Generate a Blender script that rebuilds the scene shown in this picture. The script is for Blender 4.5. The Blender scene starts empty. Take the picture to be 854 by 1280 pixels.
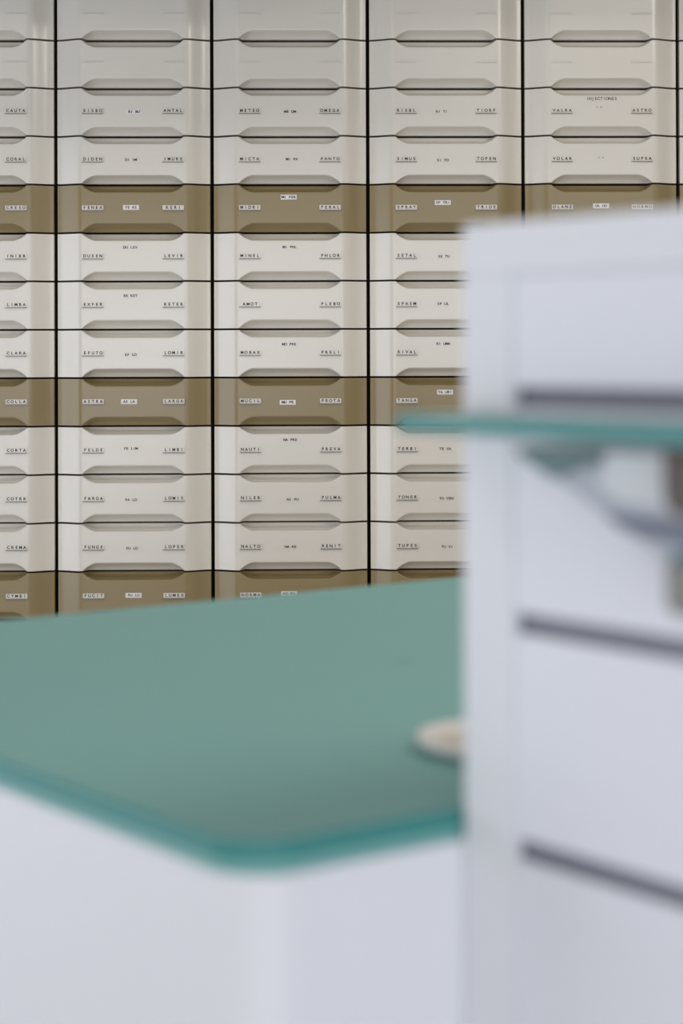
import bpy, bmesh, math
from mathutils import Vector, Matrix
S = bpy.context.scene
C = S.collection
PI = math.pi

# ------------------------------------------------------------------ materials
def mat(name, col, rough=.4, spec=.5, noise=0., nscale=6., metal=0., coat=0.):
    m = bpy.data.materials.new(name); m.use_nodes = True
    nt = m.node_tree; b = nt.nodes['Principled BSDF']
    b.inputs['Base Color'].default_value = (*col, 1)
    b.inputs['Roughness'].default_value = rough
    b.inputs['Specular IOR Level'].default_value = spec
    b.inputs['Metallic'].default_value = metal
    b.inputs['Coat Weight'].default_value = coat
    if noise:
        tc = nt.nodes.new('ShaderNodeTexCoord'); n = nt.nodes.new('ShaderNodeTexNoise')
        n.inputs['Scale'].default_value = nscale; n.inputs['Detail'].default_value = 3
        r = nt.nodes.new('ShaderNodeMapRange')
        r.inputs['To Min'].default_value = 1 - noise; r.inputs['To Max'].default_value = 1 + noise
        mx = nt.nodes.new('ShaderNodeVectorMath'); mx.operation = 'SCALE'
        mx.inputs[0].default_value = col
        nt.links.new(tc.outputs['Object'], n.inputs['Vector']); nt.links.new(n.outputs['Fac'], r.inputs['Value'])
        nt.links.new(r.outputs['Result'], mx.inputs['Scale']); nt.links.new(mx.outputs['Vector'], b.inputs['Base Color'])
    return m

def glass_mat(name, col, rough=.05, trans=1.0):
    m = mat(name, col, rough)
    b = m.node_tree.nodes['Principled BSDF']
    b.inputs['Transmission Weight'].default_value = trans
    b.inputs['IOR'].default_value = 1.5
    return m

M = dict(
    cream=mat('cream_plastic', (.72, .685, .625), .23, .8, .02, 3),
    brown=mat('brown_plastic', (.27, .208, .10), .26, .6, .03, 3),
    dark=mat('dark_brown_carcass', (.012, .008, .004), .8, .1, .1),
    strip=mat('offwhite_strip', (.72, .69, .64), .45, .4, .02, 20),
    paper=mat('white_paper', (.80, .78, .78), .6, .3, .02, 20),
    lip=mat('label_shadow_grey', (.27, .25, .22), .35, .5, .04, 20),  # shadow line under the label strips, put into the lip's colour
    ink=mat('black_ink', (.035, .03, .03), .6, .2, .05, 20),
    ink2=mat('grey_ink', (.12, .10, .11), .6, .2, .05, 20),
    white=mat('white_lacquer', (.745, .755, .79), .5, .5, .01, 2),
    white2=mat('white_drawer_lacquer', (.745, .755, .81), .45, .5, .01, 2),
    grip=mat('grey_aluminium_channel', (.195, .20, .24), .5, .5, .04, 4),
    teal=mat('frosted_green_glass', (.165, .378, .362), .45, .3, .02, 2),
    edge=mat('polished_green_glass_edge', (.052, .245, .23), .4, .35, .03, 4),
    edge2=mat('pale_green_glass_edge', (.18, .42, .395), .45, .35, .03, 4),
    clear=glass_mat('clear_green_glass', (.80, .95, .92), .02),
    dish=mat('white_ceramic', (.74, .71, .68), .3, .5, .02, 5),
    dishin=mat('beige_ceramic', (.60, .53, .46), .35, .5, .02, 5),
    hgrey=mat('light_grey_plastic', (.40, .43, .48), .4, .5, .04, 8),
    hsheet=mat('pale_grey_card', (.66, .68, .71), .5, .4, .04, 8),
    hband=mat('blue_grey_plastic', (.16, .17, .23), .45, .4, .04, 8),
    hteal=mat('dark_teal', (.10, .18, .18), .4, .4, .04, 8),
    boxbrown=mat('dark_brown_card', (.105, .085, .07), .5, .3, .06, 12),
    boxgrey=mat('grey_beige_card', (.235, .235, .21), .5, .3, .06, 12),
    blue=mat('dull_blue_plastic', (.07, .15, .20), .4, .4, .05, 12),
    wall=mat('wall_paint', (.45, .44, .42), .8, .2, .02, 2),
    ceil=mat('ceiling_paint', (.40, .40, .39), .9, .1, .02, 2),
    floor=mat('floor_vinyl', (.62, .60, .56), .45, .4, .06, 3),
    frame=mat('window_frame_paint', (.7, .7, .7), .5, .4, .02, 5),
)
# a faint worn spot on the frosted counter top
nt = M['teal'].node_tree; b = nt.nodes['Principled BSDF']
src = b.inputs['Base Color'].links[0].from_socket
tc = nt.nodes.new('ShaderNodeTexCoord'); d = nt.nodes.new('ShaderNodeVectorMath'); d.operation = 'DISTANCE'
d.inputs[1].default_value = (-.50, .52, .9)
r = nt.nodes.new('ShaderNodeMapRange'); r.inputs['From Min'].default_value = .001; r.inputs['From Max'].default_value = .013
r.inputs['To Min'].default_value = .62; r.inputs['To Max'].default_value = 1
sc = nt.nodes.new('ShaderNodeVectorMath'); sc.operation = 'SCALE'
nt.links.new(tc.outputs['Object'], d.inputs[0]); nt.links.new(d.outputs['Value'], r.inputs['Value'])
nt.links.new(src, sc.inputs[0]); nt.links.new(r.outputs['Result'], sc.inputs['Scale'])
nt.links.new(sc.outputs['Vector'], b.inputs['Base Color'])

# ------------------------------------------------------------------ helpers
def mesh(name, bm, mats, smooth=False):
    bmesh.ops.recalc_face_normals(bm, faces=bm.faces)
    me = bpy.data.meshes.new(name); bm.to_mesh(me); bm.free()
    for m in (mats if isinstance(mats, (list, tuple)) else [mats]): me.materials.append(M[m])
    if smooth:
        for p in me.polygons: p.use_smooth = True
    return me

def link(name, me, parent=None, loc=None, rotz=None):
    o = bpy.data.objects.new(name, me); C.objects.link(o)
    if parent: o.parent = parent
    if loc: o.location = loc
    if rotz is not None: o.rotation_euler = (0, 0, rotz)
    return o

def tag(o, label=None, cat=None, group=None, kind=None):
    if label: o['label'] = label
    if cat: o['category'] = cat
    if group: o['group'] = group
    if kind: o['kind'] = kind
    return o

def box(bm, x0, x1, y0, y1, z0, z1, bev=0., mi=0, seg=2):
    g = bmesh.ops.create_cube(bm, size=1)
    for v in g['verts']:
        v.co = Vector(((x0 + x1) / 2 + v.co.x * (x1 - x0), (y0 + y1) / 2 + v.co.y * (y1 - y0), (z0 + z1) / 2 + v.co.z * (z1 - z0)))
    fs = list({f for v in g['verts'] for f in v.link_faces})
    for f in fs: f.material_index = mi
    if bev:
        es = list({e for v in g['verts'] for e in v.link_edges})
        bmesh.ops.bevel(bm, geom=es, offset=bev, segments=seg, affect='EDGES', material=mi)

def boxes(name, specs, mats, parent=None, bev=.001):
    bm = bmesh.new()
    for s in specs: box(bm, *s[:6], bev=s[6] if len(s) > 6 else bev)
    return link(name, mesh(name, bm, mats), parent)

def round_rect(x0, x1, y0, y1, radii, n=14):
    """outline of a rectangle, ccw, radii for corners (x0,y0),(x1,y0),(x1,y1),(x0,y1)"""
    pts = []
    for (cx, cy, sx, sy, a0), rr in zip(((x0, y0, 1, 1, PI), (x1, y0, -1, 1, 1.5 * PI), (x1, y1, -1, -1, 0), (x0, y1, 1, -1, .5 * PI)), radii):
        if rr <= 0: pts.append((cx, cy)); continue
        for k in range(n + 1):
            a = a0 + PI / 2 * k / n
            pts.append((cx + sx * rr + rr * math.cos(a), cy + sy * rr + rr * math.sin(a)))
    return pts

def offset_in(pts, d):
    out = []
    n = len(pts)
    for i in range(n):
        p0, p1, p2 = Vector(pts[i - 1]), Vector(pts[i]), Vector(pts[(i + 1) % n])
        a = (p1 - p0).normalized(); c = (p2 - p1).normalized()
        t = (a + c).normalized(); nrm = Vector((-t.y, t.x))
        k = 1 / max(.3, nrm.dot(Vector((-a.y, a.x))))
        out.append(tuple(p1 + nrm * d * k))
    return out

def slab(bm, pts, z0, z1, ch=.0, mi_side=0, mi_cap=0, mi_bottom=None):
    """prism of a ccw outline with chamfered edges"""
    rings = []
    ins = offset_in(pts, ch) if ch else pts
    levels = [(ins, z0), (pts, z0 + ch), (pts, z1 - ch), (ins, z1)] if ch else [(pts, z0), (pts, z1)]
    for ps, z in levels: rings.append([bm.verts.new((x, y, z)) for x, y in ps])
    n = len(pts)
    for a, c in zip(rings, rings[1:]):
        for i in range(n):
            f = bm.faces.new((a[i], a[(i + 1) % n], c[(i + 1) % n], c[i])); f.material_index = mi_side
    f = bm.faces.new(rings[-1]); f.material_index = mi_cap
    f = bm.faces.new(rings[0][::-1]); f.material_index = mi_cap if mi_bottom is None else mi_bottom

def xz_prism(bm, pts, y0, y1, ch=.001, mi=0):
    """a flat outline in x-z given a real depth from y0 to y1"""
    if sum(a[0] * c[1] - c[0] * a[1] for a, c in zip(pts, pts[1:] + pts[:1])) < 0: pts = pts[::-1]
    ins = offset_in(pts, ch)
    rings = [[bm.verts.new((x, y, z)) for x, z in ps] for ps, y in ((ins, y0), (pts, y0 + ch), (pts, y1 - ch), (ins, y1))]
    n = len(pts)
    for a, c in zip(rings, rings[1:]):
        for i in range(n):
            bm.faces.new((a[i], a[(i + 1) % n], c[(i + 1) % n], c[i])).material_index = mi
    bm.faces.new(rings[0]).material_index = mi; bm.faces.new(rings[-1][::-1]).material_index = mi

_L = {}
def letter(ch):
    """flat outline of one character, centred, one unit of cap height"""
    if ch not in _L:
        cu = bpy.data.curves.new('t', 'FONT'); cu.body = ch; cu.size = 1.4; cu.align_x = 'CENTER'; cu.align_y = 'CENTER'; cu.offset = .045
        o = bpy.data.objects.new('t', cu); C.objects.link(o)
        dg = bpy.context.evaluated_depsgraph_get(); me = bpy.data.meshes.new_from_object(o.evaluated_get(dg))
        _L[ch] = ([v.co.copy() for v in me.vertices], [list(p.vertices) for p in me.polygons])
        bpy.data.objects.remove(o); bpy.data.curves.remove(cu); bpy.data.meshes.remove(me)
    return _L[ch]

def write(bm, text, cx, cz, y, h, pitch, mi, wide=1.0):
    n = len(text)
    for i, ch in enumerate(text):
        if ch == ' ': continue
        vs, fs = letter(ch)
        ox = cx + (i - (n - 1) / 2) * pitch
        vv = [bm.verts.new((ox + v.x * h * wide, y, cz + v.y * h)) for v in vs]
        for f in fs:
            try: bm.faces.new([vv[k] for k in f]).material_index = mi
            except ValueError: pass

# ------------------------------------------------------------------ camera
EYE = 1.2
YAW = -.02013
cam = bpy.data.cameras.new('camera'); co = bpy.data.objects.new('camera', cam); C.objects.link(co)
co.matrix_world = Matrix.Translation((0, 0, EYE)) @ Matrix.Rotation(YAW, 4, 'Z') @ Matrix.Rotation(PI / 2 + .00688, 4, 'X') @ Matrix.Rotation(-.00306, 4, 'Z')
cam.sensor_fit = 'VERTICAL'; cam.sensor_height = 36; cam.lens = 2450 / 1280 * 36
cam.shift_y = -218 / 1280
cam.dof.use_dof = True; cam.dof.focus_distance = 5.0; cam.dof.aperture_fstop = cam.lens / 1000 / .0185
cam.clip_start = .05
S.camera = co

# ------------------------------------------------------------------ the drawer wall
TX, TZ, D, H, W = -.6297, EYE + .7976, 5.0295, .12348, .40
BUL = .026          # how far the middle of a front stands out
U0, U1 = .0685, .330 # where the wings end and the grips begin
def sm(t):
    t = min(1, max(0, t)); return t * t * (3 - 2 * t)

def drawer_mesh(name, m):
    bm = bmesh.new()
    x0, x1 = .0045, W - .0045
    us = sorted(set([round(x0 + .0012 * k, 5) for k in range(3)] + [round(x0 + (U0 - x0) * k / 10, 5) for k in range(1, 11)]
        + [round(U0 + .036 * k / 12, 5) for k in range(1, 13)] + [round(U0 + .036 + (U1 - U0 - .072) * k / 6, 5) for k in range(1, 7)]
        + [round(U1 - .036 + .036 * k / 12, 5) for k in range(1, 13)] + [round(U1 + (x1 - U1) * k / 10, 5) for k in range(1, 11)]
        + [round(x1 - .0012 * k, 5) for k in range(3)]))
    zt, zb = -.00225, -H + .00225
    rings = []
    for u in us:
        wing = BUL * sm((u - x0 - .001) / (U0 - x0 - .001)) if u < .2 else BUL * sm((x1 - .001 - u) / (x1 - .001 - U1))
        e = min(u - x0, x1 - u); er = .0016 * (1 - min(1, e / .0022)) ** 2     # rounded side edges
        t = min(u - U0, U1 - u) / .036; t = min(1, max(0, t))
        k = 1 - (1 - t) ** 1.55
        r0 = BUL * sm(min(u - U0, U1 - u) / .012)
        rt = r0 * 1.45
        hb, ht = .0206 * k, .0182 * k
        col = []
        def P(v, rec): col.append(bm.verts.new((u, -wing + rec + er, v)))
        # from the lower edge up to the upper edge
        lo, hi = zb + max(hb, .0008), zt - max(ht, .0008)
        q = max(hb, .0008); q2 = max(ht, .0008)
        P(zb, r0 + .0013); P(zb + .0004, r0 + .0003)
        for f in (.2, .4, .6, .75, .87, .96): P(zb + q * f, r0 * (1 - f ** 2.2))
        P(lo + .0007, 0); P(lo + .003, 0)
        for f in (.25, .5, .75): P(lo + (hi - lo) * f, 0)
        P(hi - .003, 0); P(hi - .0007, 0); [P(zt - q2 * f, rt * (1 - f ** 3.6)) for f in (.97, .92, .85, .75, .6, .4, .2)]; P(zt - .0004, rt + .0003); P(zt, rt + .0013)
        rings.append(col)
    n = len(rings[0])
    for a, c in zip(rings, rings[1:]):
        for i in range(n - 1): bm.faces.new((a[i], c[i], c[i + 1], a[i + 1]))
    for f in bm.faces: f.smooth = True
    # a shell of real thickness: straight back edges and a back face
    back = [[bm.verts.new((u, .026, v)) for v in (zb, zt)] for u in us]
    for i in range(len(us) - 1):
        bm.faces.new((rings[i][0], back[i][0], back[i + 1][0], rings[i + 1][0]))
        bm.faces.new((rings[i][-1], rings[i + 1][-1], back[i + 1][1], back[i][1]))
        bm.faces.new((back[i][0], back[i][1], back[i + 1][1], back[i + 1][0]))
    for i, s in ((0, 1), (-1, -1)):
        bm.faces.new(rings[i][::s] + [back[i][1], back[i][0]][::s])
    # the tray behind the front
    box(bm, .012, W - .012, .027, .40, zb + .004, zt - .03)
    return mesh(name, bm, [m])

D_CREAM = drawer_mesh('drawer_cream', 'cream'); D_BROWN = drawer_mesh('drawer_brown', 'brown')

PX = .4 / 195.2     # metres on the drawer wall per picture pixel, for the measured label places
def strip_mesh(text, base='strip'):
    """a label holder: slim box with a shadow-coloured lip below, five letters on its face; origin at its middle, back on y=0"""
    bm = bmesh.new()
    box(bm, -.0272, .0272, -.0024, 0, -.0062, .0062, .0006, 0)
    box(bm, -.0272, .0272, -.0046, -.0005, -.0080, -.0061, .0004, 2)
    if text: write(bm, text, 0, .0002, -.0026, .0074, .0103, 1, 1.0)
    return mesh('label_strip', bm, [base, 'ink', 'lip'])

def blank_mesh():
    bm = bmesh.new()
    box(bm, -.0262, .0262, -.0030, 0, -.0012, .0012, .0003, 0)
    for k in range(5): box(bm, -.0232 + k * .0104, -.0182 + k * .0104, -.0022, 0, .0013, .0026, .0002, 0)
    return mesh('label_strip', bm, ['strip'])
BLANK = blank_mesh()

def tag_mesh(text, base, small=False):
    bm = bmesh.new()
    w = .0205 if not small else .012
    box(bm, -w, w, -.0008, 0, -.0062, .0062, .0003, 0)
    write(bm, text, 0, 0, -.0010, .0062 if not small else .0036, .0060 if not small else .0052, 1, 1.1)
    return mesh('center_tag', bm, [base, 'ink'])

# (left word, right word, centre code, centre x, centre y) per visible row, top to bottom; None = blank
ROWS = {
 'A': [None, None, ('BACLO', 'CAUTA', 'BA CA', 96, 30), ('CELER', 'CORAL', 'CE CO', 96, 30), ('CIPRA', 'CRESO', 'CI CR', 96, 29), ('CLOMI', 'INIBR', 'CL IN', 96, 19),
       ('CODEN', 'LIMBA', 'CO LI', 96, 19), ('CARBO', 'CLARA', 'CA CL', 96, 31), ('COLCH', 'COLLA', 'CO LA', 94, 30), ('CORDA', 'CORTA', 'CO TA', 94, 28),
       ('COTAR', 'COTRR', 'CO RR', 94, 31), ('CREMO', 'CREMA', 'CR MA', 95, 31), ('CYCLO', 'CYMBI', 'CY BI', 97, 29)],
 'B': [None, None, ('SISBO', 'ANTAL', 'BI BU', 99, 30.5), ('DIDEN', 'IMURE', 'DI IM', 95, 30), ('FENEX', 'KERI', 'FE KE', 95, 29), ('DUSEN', 'LEVIR', 'DU LEV', 94, 18.5),
       ('EXFER', 'KETER', 'EX KET', 94, 18.5), ('EFUTO', 'LOMIR', 'EF LO', 94, 31.5), ('ASTRA', 'LARGA', 'AS LA', 92, 29.5), ('FELDE', 'LIMBI', 'FE LIM', 94, 27.5),
       ('FARGA', 'LOMIS', 'FA LO', 94, 31), ('FUNGE', 'LOPER', 'FU LO', 95, 31), ('FUCIT', 'LUMEX', 'FU LU', 97, 29)],
 'C': [None, None, ('METEO', 'OMEGA', 'ME OM', 98, 30.5), ('MICTA', 'PANTO', 'MI PA', 100, 29.5), ('MIDRI', 'PERAL', 'MI PER', 96, 16.5), ('MINEL', 'PHLOR', 'MI PHL', 97, 18.5),
       ('AMOT', 'PLEBO', None, 0, 0), ('MOBAX', 'PRELI', 'MO PRE', 96, 19), ('MUCIL', 'PROTA', 'MU PR', 94, 31), ('NAUTI', 'PREVA', 'NA PRE', 97, 17.5),
       ('NILER', 'PULMA', 'NI PU', 100, 31.5), ('NALTO', 'RENIT', 'NA RE', 97, 30), ('NORMA', 'RHINO', 'NO RH', 95, 28)],
 'D': [None, None, ('RISBL', 'TIORF', 'RI TI', 92, 30.5), ('SIMUS', 'TOPEN', 'SI TO', 93, 31), ('SPRAY', 'TRIDE', 'SP TRI', 93, 23.5), ('SETAL', 'TULIN', 'SE TU', 94, 30.5),
       ('SPASM', 'ULTRA', 'SP UL', 93, 29.5), ('RIVAL', 'UMARE', 'RI UMA', 93, 19), ('TANGA', 'URIXE', 'TA URI', 95, 19), ('TERBI', 'VALPO', 'TE VA', 95, 29.5),
       ('TONER', 'VENTO', 'TO VEN', 96, 31), ('TUPES', 'VITAR', 'TU VI', 97, 31), ('TYLEX', 'VOGAL', 'TY VO', 95, 29)],
 'E': [None, None, ('VALRA', 'ASTRO', 'V A', 94, 25), ('VOLAR', 'SUPRA', 'V S', 96, 28), ('OLANZ', 'HORMO', 'OL HO', 96, 28), ('XALTO', 'ZADIT', 'XA ZA', 94, 19),
       ('XENIC', 'ZECLA', 'XE ZE', 94, 19), ('XYLON', 'ZELIT', 'XY ZE', 94, 31), ('YASMA', 'ZINNO', 'YA ZI', 94, 30), ('ZALDI', 'ZOCOR', 'ZA ZO', 94, 28),
       ('ZANTA', 'ZOMIG', 'ZA ZO', 94, 31), ('ZAROX', 'ZOVIR', 'ZA ZO', 95, 31), ('ZEBET', 'ZYRTO', 'ZE ZY', 97, 29)],
}
ROWS['F'] = ROWS['A']
COL_LABEL = {
 'A': 'cream and brown drawer cabinet column cut off at the left edge of the photo',
 'B': 'leftmost drawer cabinet column that shows its full width, above the green counter',
 'C': 'drawer cabinet column, third from left, left of the one touched by the glass shelf tip',
 'D': 'drawer cabinet column whose lower right part is hidden behind the white drawer unit',
 'E': 'drawer cabinet column above the white drawer unit, with one extra printed word near its top',
 'F': 'narrow sliver of a drawer cabinet column at the right edge of the photo',
}
def build_column(key, k):
    root = bpy.data.objects.new('drawer_cabinet', None); C.objects.link(root)
    root.location = (TX + W * k, D, 0)
    tag(root, COL_LABEL[key], 'drawer cabinet', 'drawer cabinets side by side along the back wall')
    z0, z1 = TZ - 12 * H, TZ + H
    # dark carcass: sides, back, top, a rail behind every joint
    sp = [(.0003, .0045, .020, .5, z0 - .01, z1 + .012), (W - .0045, W - .0003, .020, .5, z0 - .01, z1 + .012), (.0045, W - .0045, .49, .5, z0 - .01, z1 + .012)]
    for i in range(-1, 13): sp.append((.0045, W - .0045, .030, .06, TZ - i * H - .004, TZ - i * H + .004))
    boxes('carcass', sp, 'dark', root, 0)
    boxes('plinth', [(.002, W - .002, .0, .5, 0, z0 - .011, .003)], 'cream', root)
    boxes('cornice', [(.002, W - .002, -.02, .5, z1 + .013, z1 + .05, .003)], 'cream', root)
    for i, row in enumerate(ROWS[key]):
        br = i in (4, 8, 12)
        dr = link('drawer', D_BROWN if br else D_CREAM, root, (0, 0, TZ - (i - 1) * H))
        if br: dr['label'] = 'brown drawer'
        if row is None:
            for u in (47.5, 147.5): link('label_strip', BLANK, dr, (u * PX, -BUL, -29 * PX))
            continue
        a, bword, code, cx, cy = row
        for u, t in ((47.5, a), (147.5, bword)):
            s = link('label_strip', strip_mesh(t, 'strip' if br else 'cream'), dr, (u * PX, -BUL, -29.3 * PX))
            if br: s['label'] = 'white label strip with black letters'
        if code:
            white = br or (key, i) == ('B', 2)
            s = link('center_tag', tag_mesh(code, 'paper' if white else 'cream', key == 'E' and i < 4), dr, (cx * PX, -BUL, -cy * PX))
            if white: s['label'] = 'small white paper tag'
        if (key, i) == ('E', 2):
            bm = bmesh.new(); box(bm, -.045, .045, -.0006, 0, -.006, .006, .0002, 0)
            write(bm, 'INJECTIONES', 0, 0, -.0008, .0075, .0073, 1, .95)
            s = link('printed_word', mesh('printed_word', bm, ['cream', 'ink2']), dr, (97 * PX, -BUL, -14.5 * PX))
            s['label'] = 'grey capital letters reading INJECTIONES'
    return root
for key, k in zip('ABCDEF', range(-1, 5)): build_column(key, k)

# ------------------------------------------------------------------ the counter and the white unit share one direction
A = math.atan2(-.802, .598) + YAW
def to_world(x, y):
    c, s = math.cos(YAW), math.sin(YAW); return (c * x - s * y, s * x + c * y)
CX, CY = to_world(-.0605, 1.185)
CT = EYE - .30                                     # counter top height
def root_at(name, label, cat, group=None):
    o = bpy.data.objects.new(name, None); C.objects.link(o); o.location = (CX, CY, 0); o.rotation_euler = (0, 0, A)
    return tag(o, label, cat, group)

ct = root_at('service_counter', 'white rounded service counter with a thick frosted green glass top', 'counter')
XB, YW = -1.005, 1.75
bm = bmesh.new(); slab(bm, round_rect(XB + .01, .0022, .003, YW - .01, (.03, .034, .03, .03)), .08, CT - .0205, .002)
me = mesh('body', bm, 'white'); link('body', me, ct)
bm = bmesh.new(); slab(bm, round_rect(XB + .06, -.06, .06, YW - .06, (.03, .03, .03, .03)), 0, .08, .002)
link('plinth', mesh('plinth', bm, 'grip'), ct)
ol = round_rect(XB, 0, 0, YW, (.04, .040, .04, .04), 18)
bm = bmesh.new(); slab(bm, ol, CT - .0125, CT, .002, 0, 1)
link('upper_glass_pane', mesh('upper_glass_pane', bm, ['edge', 'teal']), ct)
bm = bmesh.new(); slab(bm, ol, CT - .02, CT - .0127, .001, 0, 0)
o = link('lower_glass_pane', mesh('lower_glass_pane', bm, ['edge2']), ct); o['label'] = 'paler green lower glass pane'

# shallow round dish on the counter
def lathe(bm, prof, n=64):
    rings = []
    for rr, z, mi in prof: rings.append(([bm.verts.new((rr * math.cos(2 * PI * k / n), rr * math.sin(2 * PI * k / n), z)) for k in range(n)], mi))
    for (a, _), (c, mi) in zip(rings, rings[1:]):
        for i in range(n):
            f = bm.faces.new((a[i], a[(i + 1) % n], c[(i + 1) % n], c[i])); f.material_index = mi; f.smooth = True
    bm.faces.new(rings[0][0][::-1]); bm.faces.new(rings[-1][0]).material_index = rings[-1][1]
dx, dy = to_world(.122, 1.478)
dr = bpy.data.objects.new('round_dish', None); C.objects.link(dr); dr.location = (dx, dy, CT)
tag(dr, 'shallow white round dish on the green glass counter, half hidden by the white unit', 'dish')
bm = bmesh.new(); lathe(bm, [(.052, .0, 0), (.060, .001, 0), (.0655, .006, 0), (.0665, .0105, 0), (.0655, .0115, 0), (.0640, .0108, 0), (.060, .006, 0), (.052, .0045, 0)])
link('bowl', mesh('bowl', bm, ['dish']), dr)
bm = bmesh.new(); lathe(bm, [(.0515, .0046, 0), (.0525, .0048, 0), (.0525, .0058, 0), (.0515, .0062, 0)])
o = link('liner', mesh('liner', bm, ['dishin']), dr); o['label'] = 'beige round liner'

# white drawer unit beside the counter
FY = .172
un = root_at('white_drawer_unit', 'tall white drawer unit with grey grip channels standing beside the glass counter', 'drawer unit')
XL, XR, YB = .003, .475, .172 + .50
T = EYE + .0824
ST = .0487
boxes('side_panel', [(XL, XL + ST, FY, YB, 0, T - .0341, .0012)], 'white', un)
boxes('side_panel', [(XR - ST, XR, FY, YB, 0, T - .0341, .0012)], 'white', un)
boxes('top_panel', [(XL, XR, FY, YB, T - .034, T, .0012)], 'white', un)
boxes('back_panel', [(XL + ST, XR - ST, YB - .012, YB, .0, T - .0345, .001)], 'white', un)
boxes('plinth', [(XL + ST, XR - ST, FY + .02, YB - .02, 0, .10, .001)], 'grip', un)
x0, x1 = XL + ST + .0003, XR - ST - .0003
zs = [(EYE + .0480, EYE - .0229)] + [(EYE - .0366 - .1431 * i, EYE - .1658 - .1431 * i) for i in range(7)]
for zt, zb in zs:
    if zb < .1: break
    dw = boxes('drawer', [(x0, x1, FY + .0012, FY + .021, zb, zt, .0008), (x0 + .01, x1 - .01, FY + .0212, YB - .03, zb + .004, zt - .025, .001)], 'white2', un)
    boxes('grip_channel', [(x0, x1, FY + .007, FY + .019, zb - .0136, zb - .0002, .0005)], 'grip', dw)['label'] = 'grey grip channel'

# glass shelf in front of the unit
SZ = EYE - .0395
sh = root_at('glass_shelf', 'narrow clear green glass shelf projecting from the white drawer unit', 'shelf')
bm = bmesh.new(); slab(bm, round_rect(XL + .002, XR - .002, FY - .060, FY - .001, (.008, .008, .001, .001), 8), SZ - .0115, SZ, .0008, 0, 1)
link('glass_plate', mesh('glass_plate', bm, ['edge', 'clear']), sh)
for xx in (.30, .42):
    boxes('bracket', [(xx, xx + .02, FY - .03, FY - .0003, SZ - .0180, SZ - .0117, .001)], 'hgrey', sh)

# slanted holder hanging under the shelf
ho = root_at('slanted_holder', 'pale grey slanted holder hanging under the glass shelf at the right edge', 'holder')
E0 = EYE
def part(name, pts, y0, y1, m, parent, ch=.0012):
    bm = bmesh.new(); xz_prism(bm, [(x, E0 + z) for x, z in pts], y0, y1, ch)
    return link(name, mesh(name, bm, m), parent)
part('cradle', [(.086, -.0585), (.084, -.0640), (.118, -.0785), (.171, -.1030), (.222, -.1252), (.262, -.1425), (.300, -.1425), (.300, -.0585)], .150, .166, 'hgrey', ho)
part('teal_wedge', [(.0860, -.0600), (.0850, -.0638), (.1160, -.0770), (.1260, -.0740), (.1380, -.0690), (.1560, -.0670), (.1570, -.0600)], .145, .1495, 'hteal', ho)['label'] = 'dark teal wedge'  # dark teal wedge at the upper left of the holder
part('card', [(.1620, -.0590), (.1590, -.0690), (.1540, -.0780), (.1740, -.0880), (.2150, -.0900), (.2260, -.0780), (.2260, -.0590)], .146, .1495, 'hsheet', ho)['label'] = 'pale grey card'
part('lip', [(.1600, -.0960), (.1725, -.1028), (.1850, -.1060), (.2300, -.1075), (.2620, -.1045), (.2620, -.0965), (.2250, -.0975)], .146, .1495, 'hband', ho)['label'] = 'blue grey lip'
bx = root_at('brown_box', 'dark brown box in the slanted holder at the right edge', 'box')
part('carton', [(.2265, -.0560), (.2265, -.0790), (.2295, -.0865), (.2355, -.0905), (.2680, -.0920), (.2680, -.0560)], .126, .1455, 'boxbrown', bx)
part('flap', [(.2275, -.0545), (.2275, -.0557), (.2670, -.0557), (.2670, -.0545)], .127, .1445, 'boxbrown', bx, .0003)
gb = root_at('grey_box', 'grey beige rounded box with a blue lid below the slanted holder', 'box')
part('carton', [(.2280, -.1165), (.2280, -.1380), (.2300, -.1430), (.2340, -.1450), (.2700, -.1450), (.2700, -.1165)], .126, .1455, 'boxgrey', gb)
part('lid', [(.2420, -.1085), (.2330, -.1120), (.2300, -.1163), (.2700, -.1163), (.2700, -.1060)], .127, .1450, 'blue', gb)['label'] = 'dull blue lid'

# ------------------------------------------------------------------ the room
def struct(name, specs, m, bev=0):
    return tag(boxes(name, specs, m, None, bev), kind='structure')
X0, X1, Y0, Y1, ZC = -3.4, 3.6, -3.2, D + .505, 2.75
struct('floor', [(X0 - .1, X1 + .1, Y0 - .1, Y1 + .1, -.1, 0)], 'floor')
struct('ceiling', [(X0 - .1, X1 + .1, Y0 - .1, Y1 + .1, ZC, ZC + .1)], 'ceil')
struct('wall_back', [(X0 - .1, X1 + .1, Y1, Y1 + .1, 0, ZC)], 'wall')
struct('wall_right', [(X1, X1 + .1, Y0, Y1, 0, ZC)], 'wall')
wy0, wy1, wz0, wz1 = .9, 4.4, .08, 2.0
struct('wall_left', [(X0 - .1, X0, Y0, wy0, 0, ZC), (X0 - .1, X0, wy1, Y1, 0, ZC), (X0 - .1, X0, wy0, wy1, 0, wz0), (X0 - .1, X0, wy0, wy1, wz1, ZC)], 'wall')
fx0, fx1, fz0, fz1 = -2.4, 3.2, .10, 1.95
struct('wall_front', [(X0, fx0, Y0 - .1, Y0, 0, ZC), (fx1, X1, Y0 - .1, Y0, 0, ZC), (fx0, fx1, Y0 - .1, Y0, 0, fz0), (fx0, fx1, Y0 - .1, Y0, fz1, ZC)], 'wall')
def bars(n, a, b_, fixed, axis, z0, z1):
    sp = []
    for i in range(n + 1):
        p = a + (b_ - a) * i / n
        sp.append((p - .03, p + .03, fixed - .08, fixed - .02, z0, z1) if axis == 'x' else (fixed - .08, fixed - .02, p - .03, p + .03, z0, z1))
    for z in (z0, z1 - .05):
        sp.append((a, b_, fixed - .08, fixed - .02, z, z + .05) if axis == 'x' else (fixed - .08, fixed - .02, a, b_, z, z + .05))
    return sp
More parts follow.
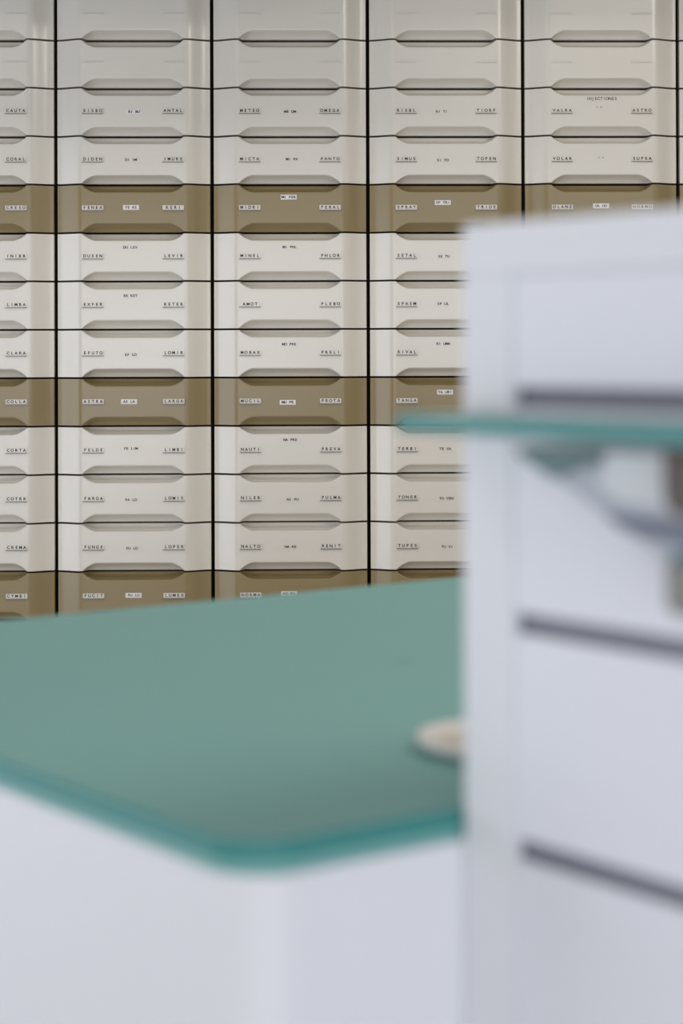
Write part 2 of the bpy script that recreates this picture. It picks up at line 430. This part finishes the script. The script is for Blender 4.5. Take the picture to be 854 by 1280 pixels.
struct('window_1', bars(3, wy0, wy1, X0, 'y', wz0, wz1), 'frame')
struct('window_2', bars(3, fx0, fx1, Y0, 'x', fz0, fz1), 'frame')
# unseen bulkhead added over the drawer cabinets, deeper at left to shade their tops
struct('shade_bulkhead_1', [(X0, .30, D - .62, Y1, TZ + H + .055, ZC), (.30, X1, D - .28, Y1, TZ + H + .055, ZC)], 'wall')

# ------------------------------------------------------------------ light
w = bpy.data.worlds.new('overcast'); S.world = w; w.use_nodes = True
bg = w.node_tree.nodes['Background']; bg.inputs['Color'].default_value = (.80, .89, 1, 1); bg.inputs['Strength'].default_value = .3
def area(name, loc, rot, sx, sy, power, col):
    l = bpy.data.lights.new(name, 'AREA'); l.shape = 'RECTANGLE'; l.size = sx; l.size_y = sy; l.energy = power; l.color = col
    o = bpy.data.objects.new(name, l); C.objects.link(o); o.location = loc; o.rotation_euler = rot; return o
area('window_daylight', (X0 + .01, (wy0 + wy1) / 2, (wz0 + wz1) / 2), (0, -PI / 2, 0), wz1 - wz0, wy1 - wy0, 58, (.85, .895, 1))
area('shopfront_daylight', ((fx0 + fx1) / 2, Y0 + .01, (fz0 + fz1) / 2), (PI / 2, 0, 0), fx1 - fx0, fz1 - fz0, 130, (.87, .91, 1))
for x in (-1.3, 1.2):
    for y in (-1.2, 1.2):
        area('ceiling_panel', (x, y, ZC - .01), (0, 0, 0), .6, 1.2, 8, (1, .95, .88))
for x, y, p in ((-1.0, 3.7, 7), (.4, 3.7, 7), (2.2, 2.1, 46), (2.8, 1.8, 16)):  # unseen right-hand panels added to lift the right side of the drawer wall
    area('ceiling_panel', (x, y, ZC - .01), (0, 0, 0), 1.2, .5, p, (1, .92, .82))  # right-hand panels here are added, unseen

S.view_settings.view_transform = 'Standard'; S.view_settings.look = 'None'; S.view_settings.gamma = 1
S.view_settings.use_curve_mapping = False; S.view_settings.exposure = -0.2
S.cycles.use_denoising = True
S.cycles.max_bounces = 8
S.cycles.sample_clamp_indirect = 6
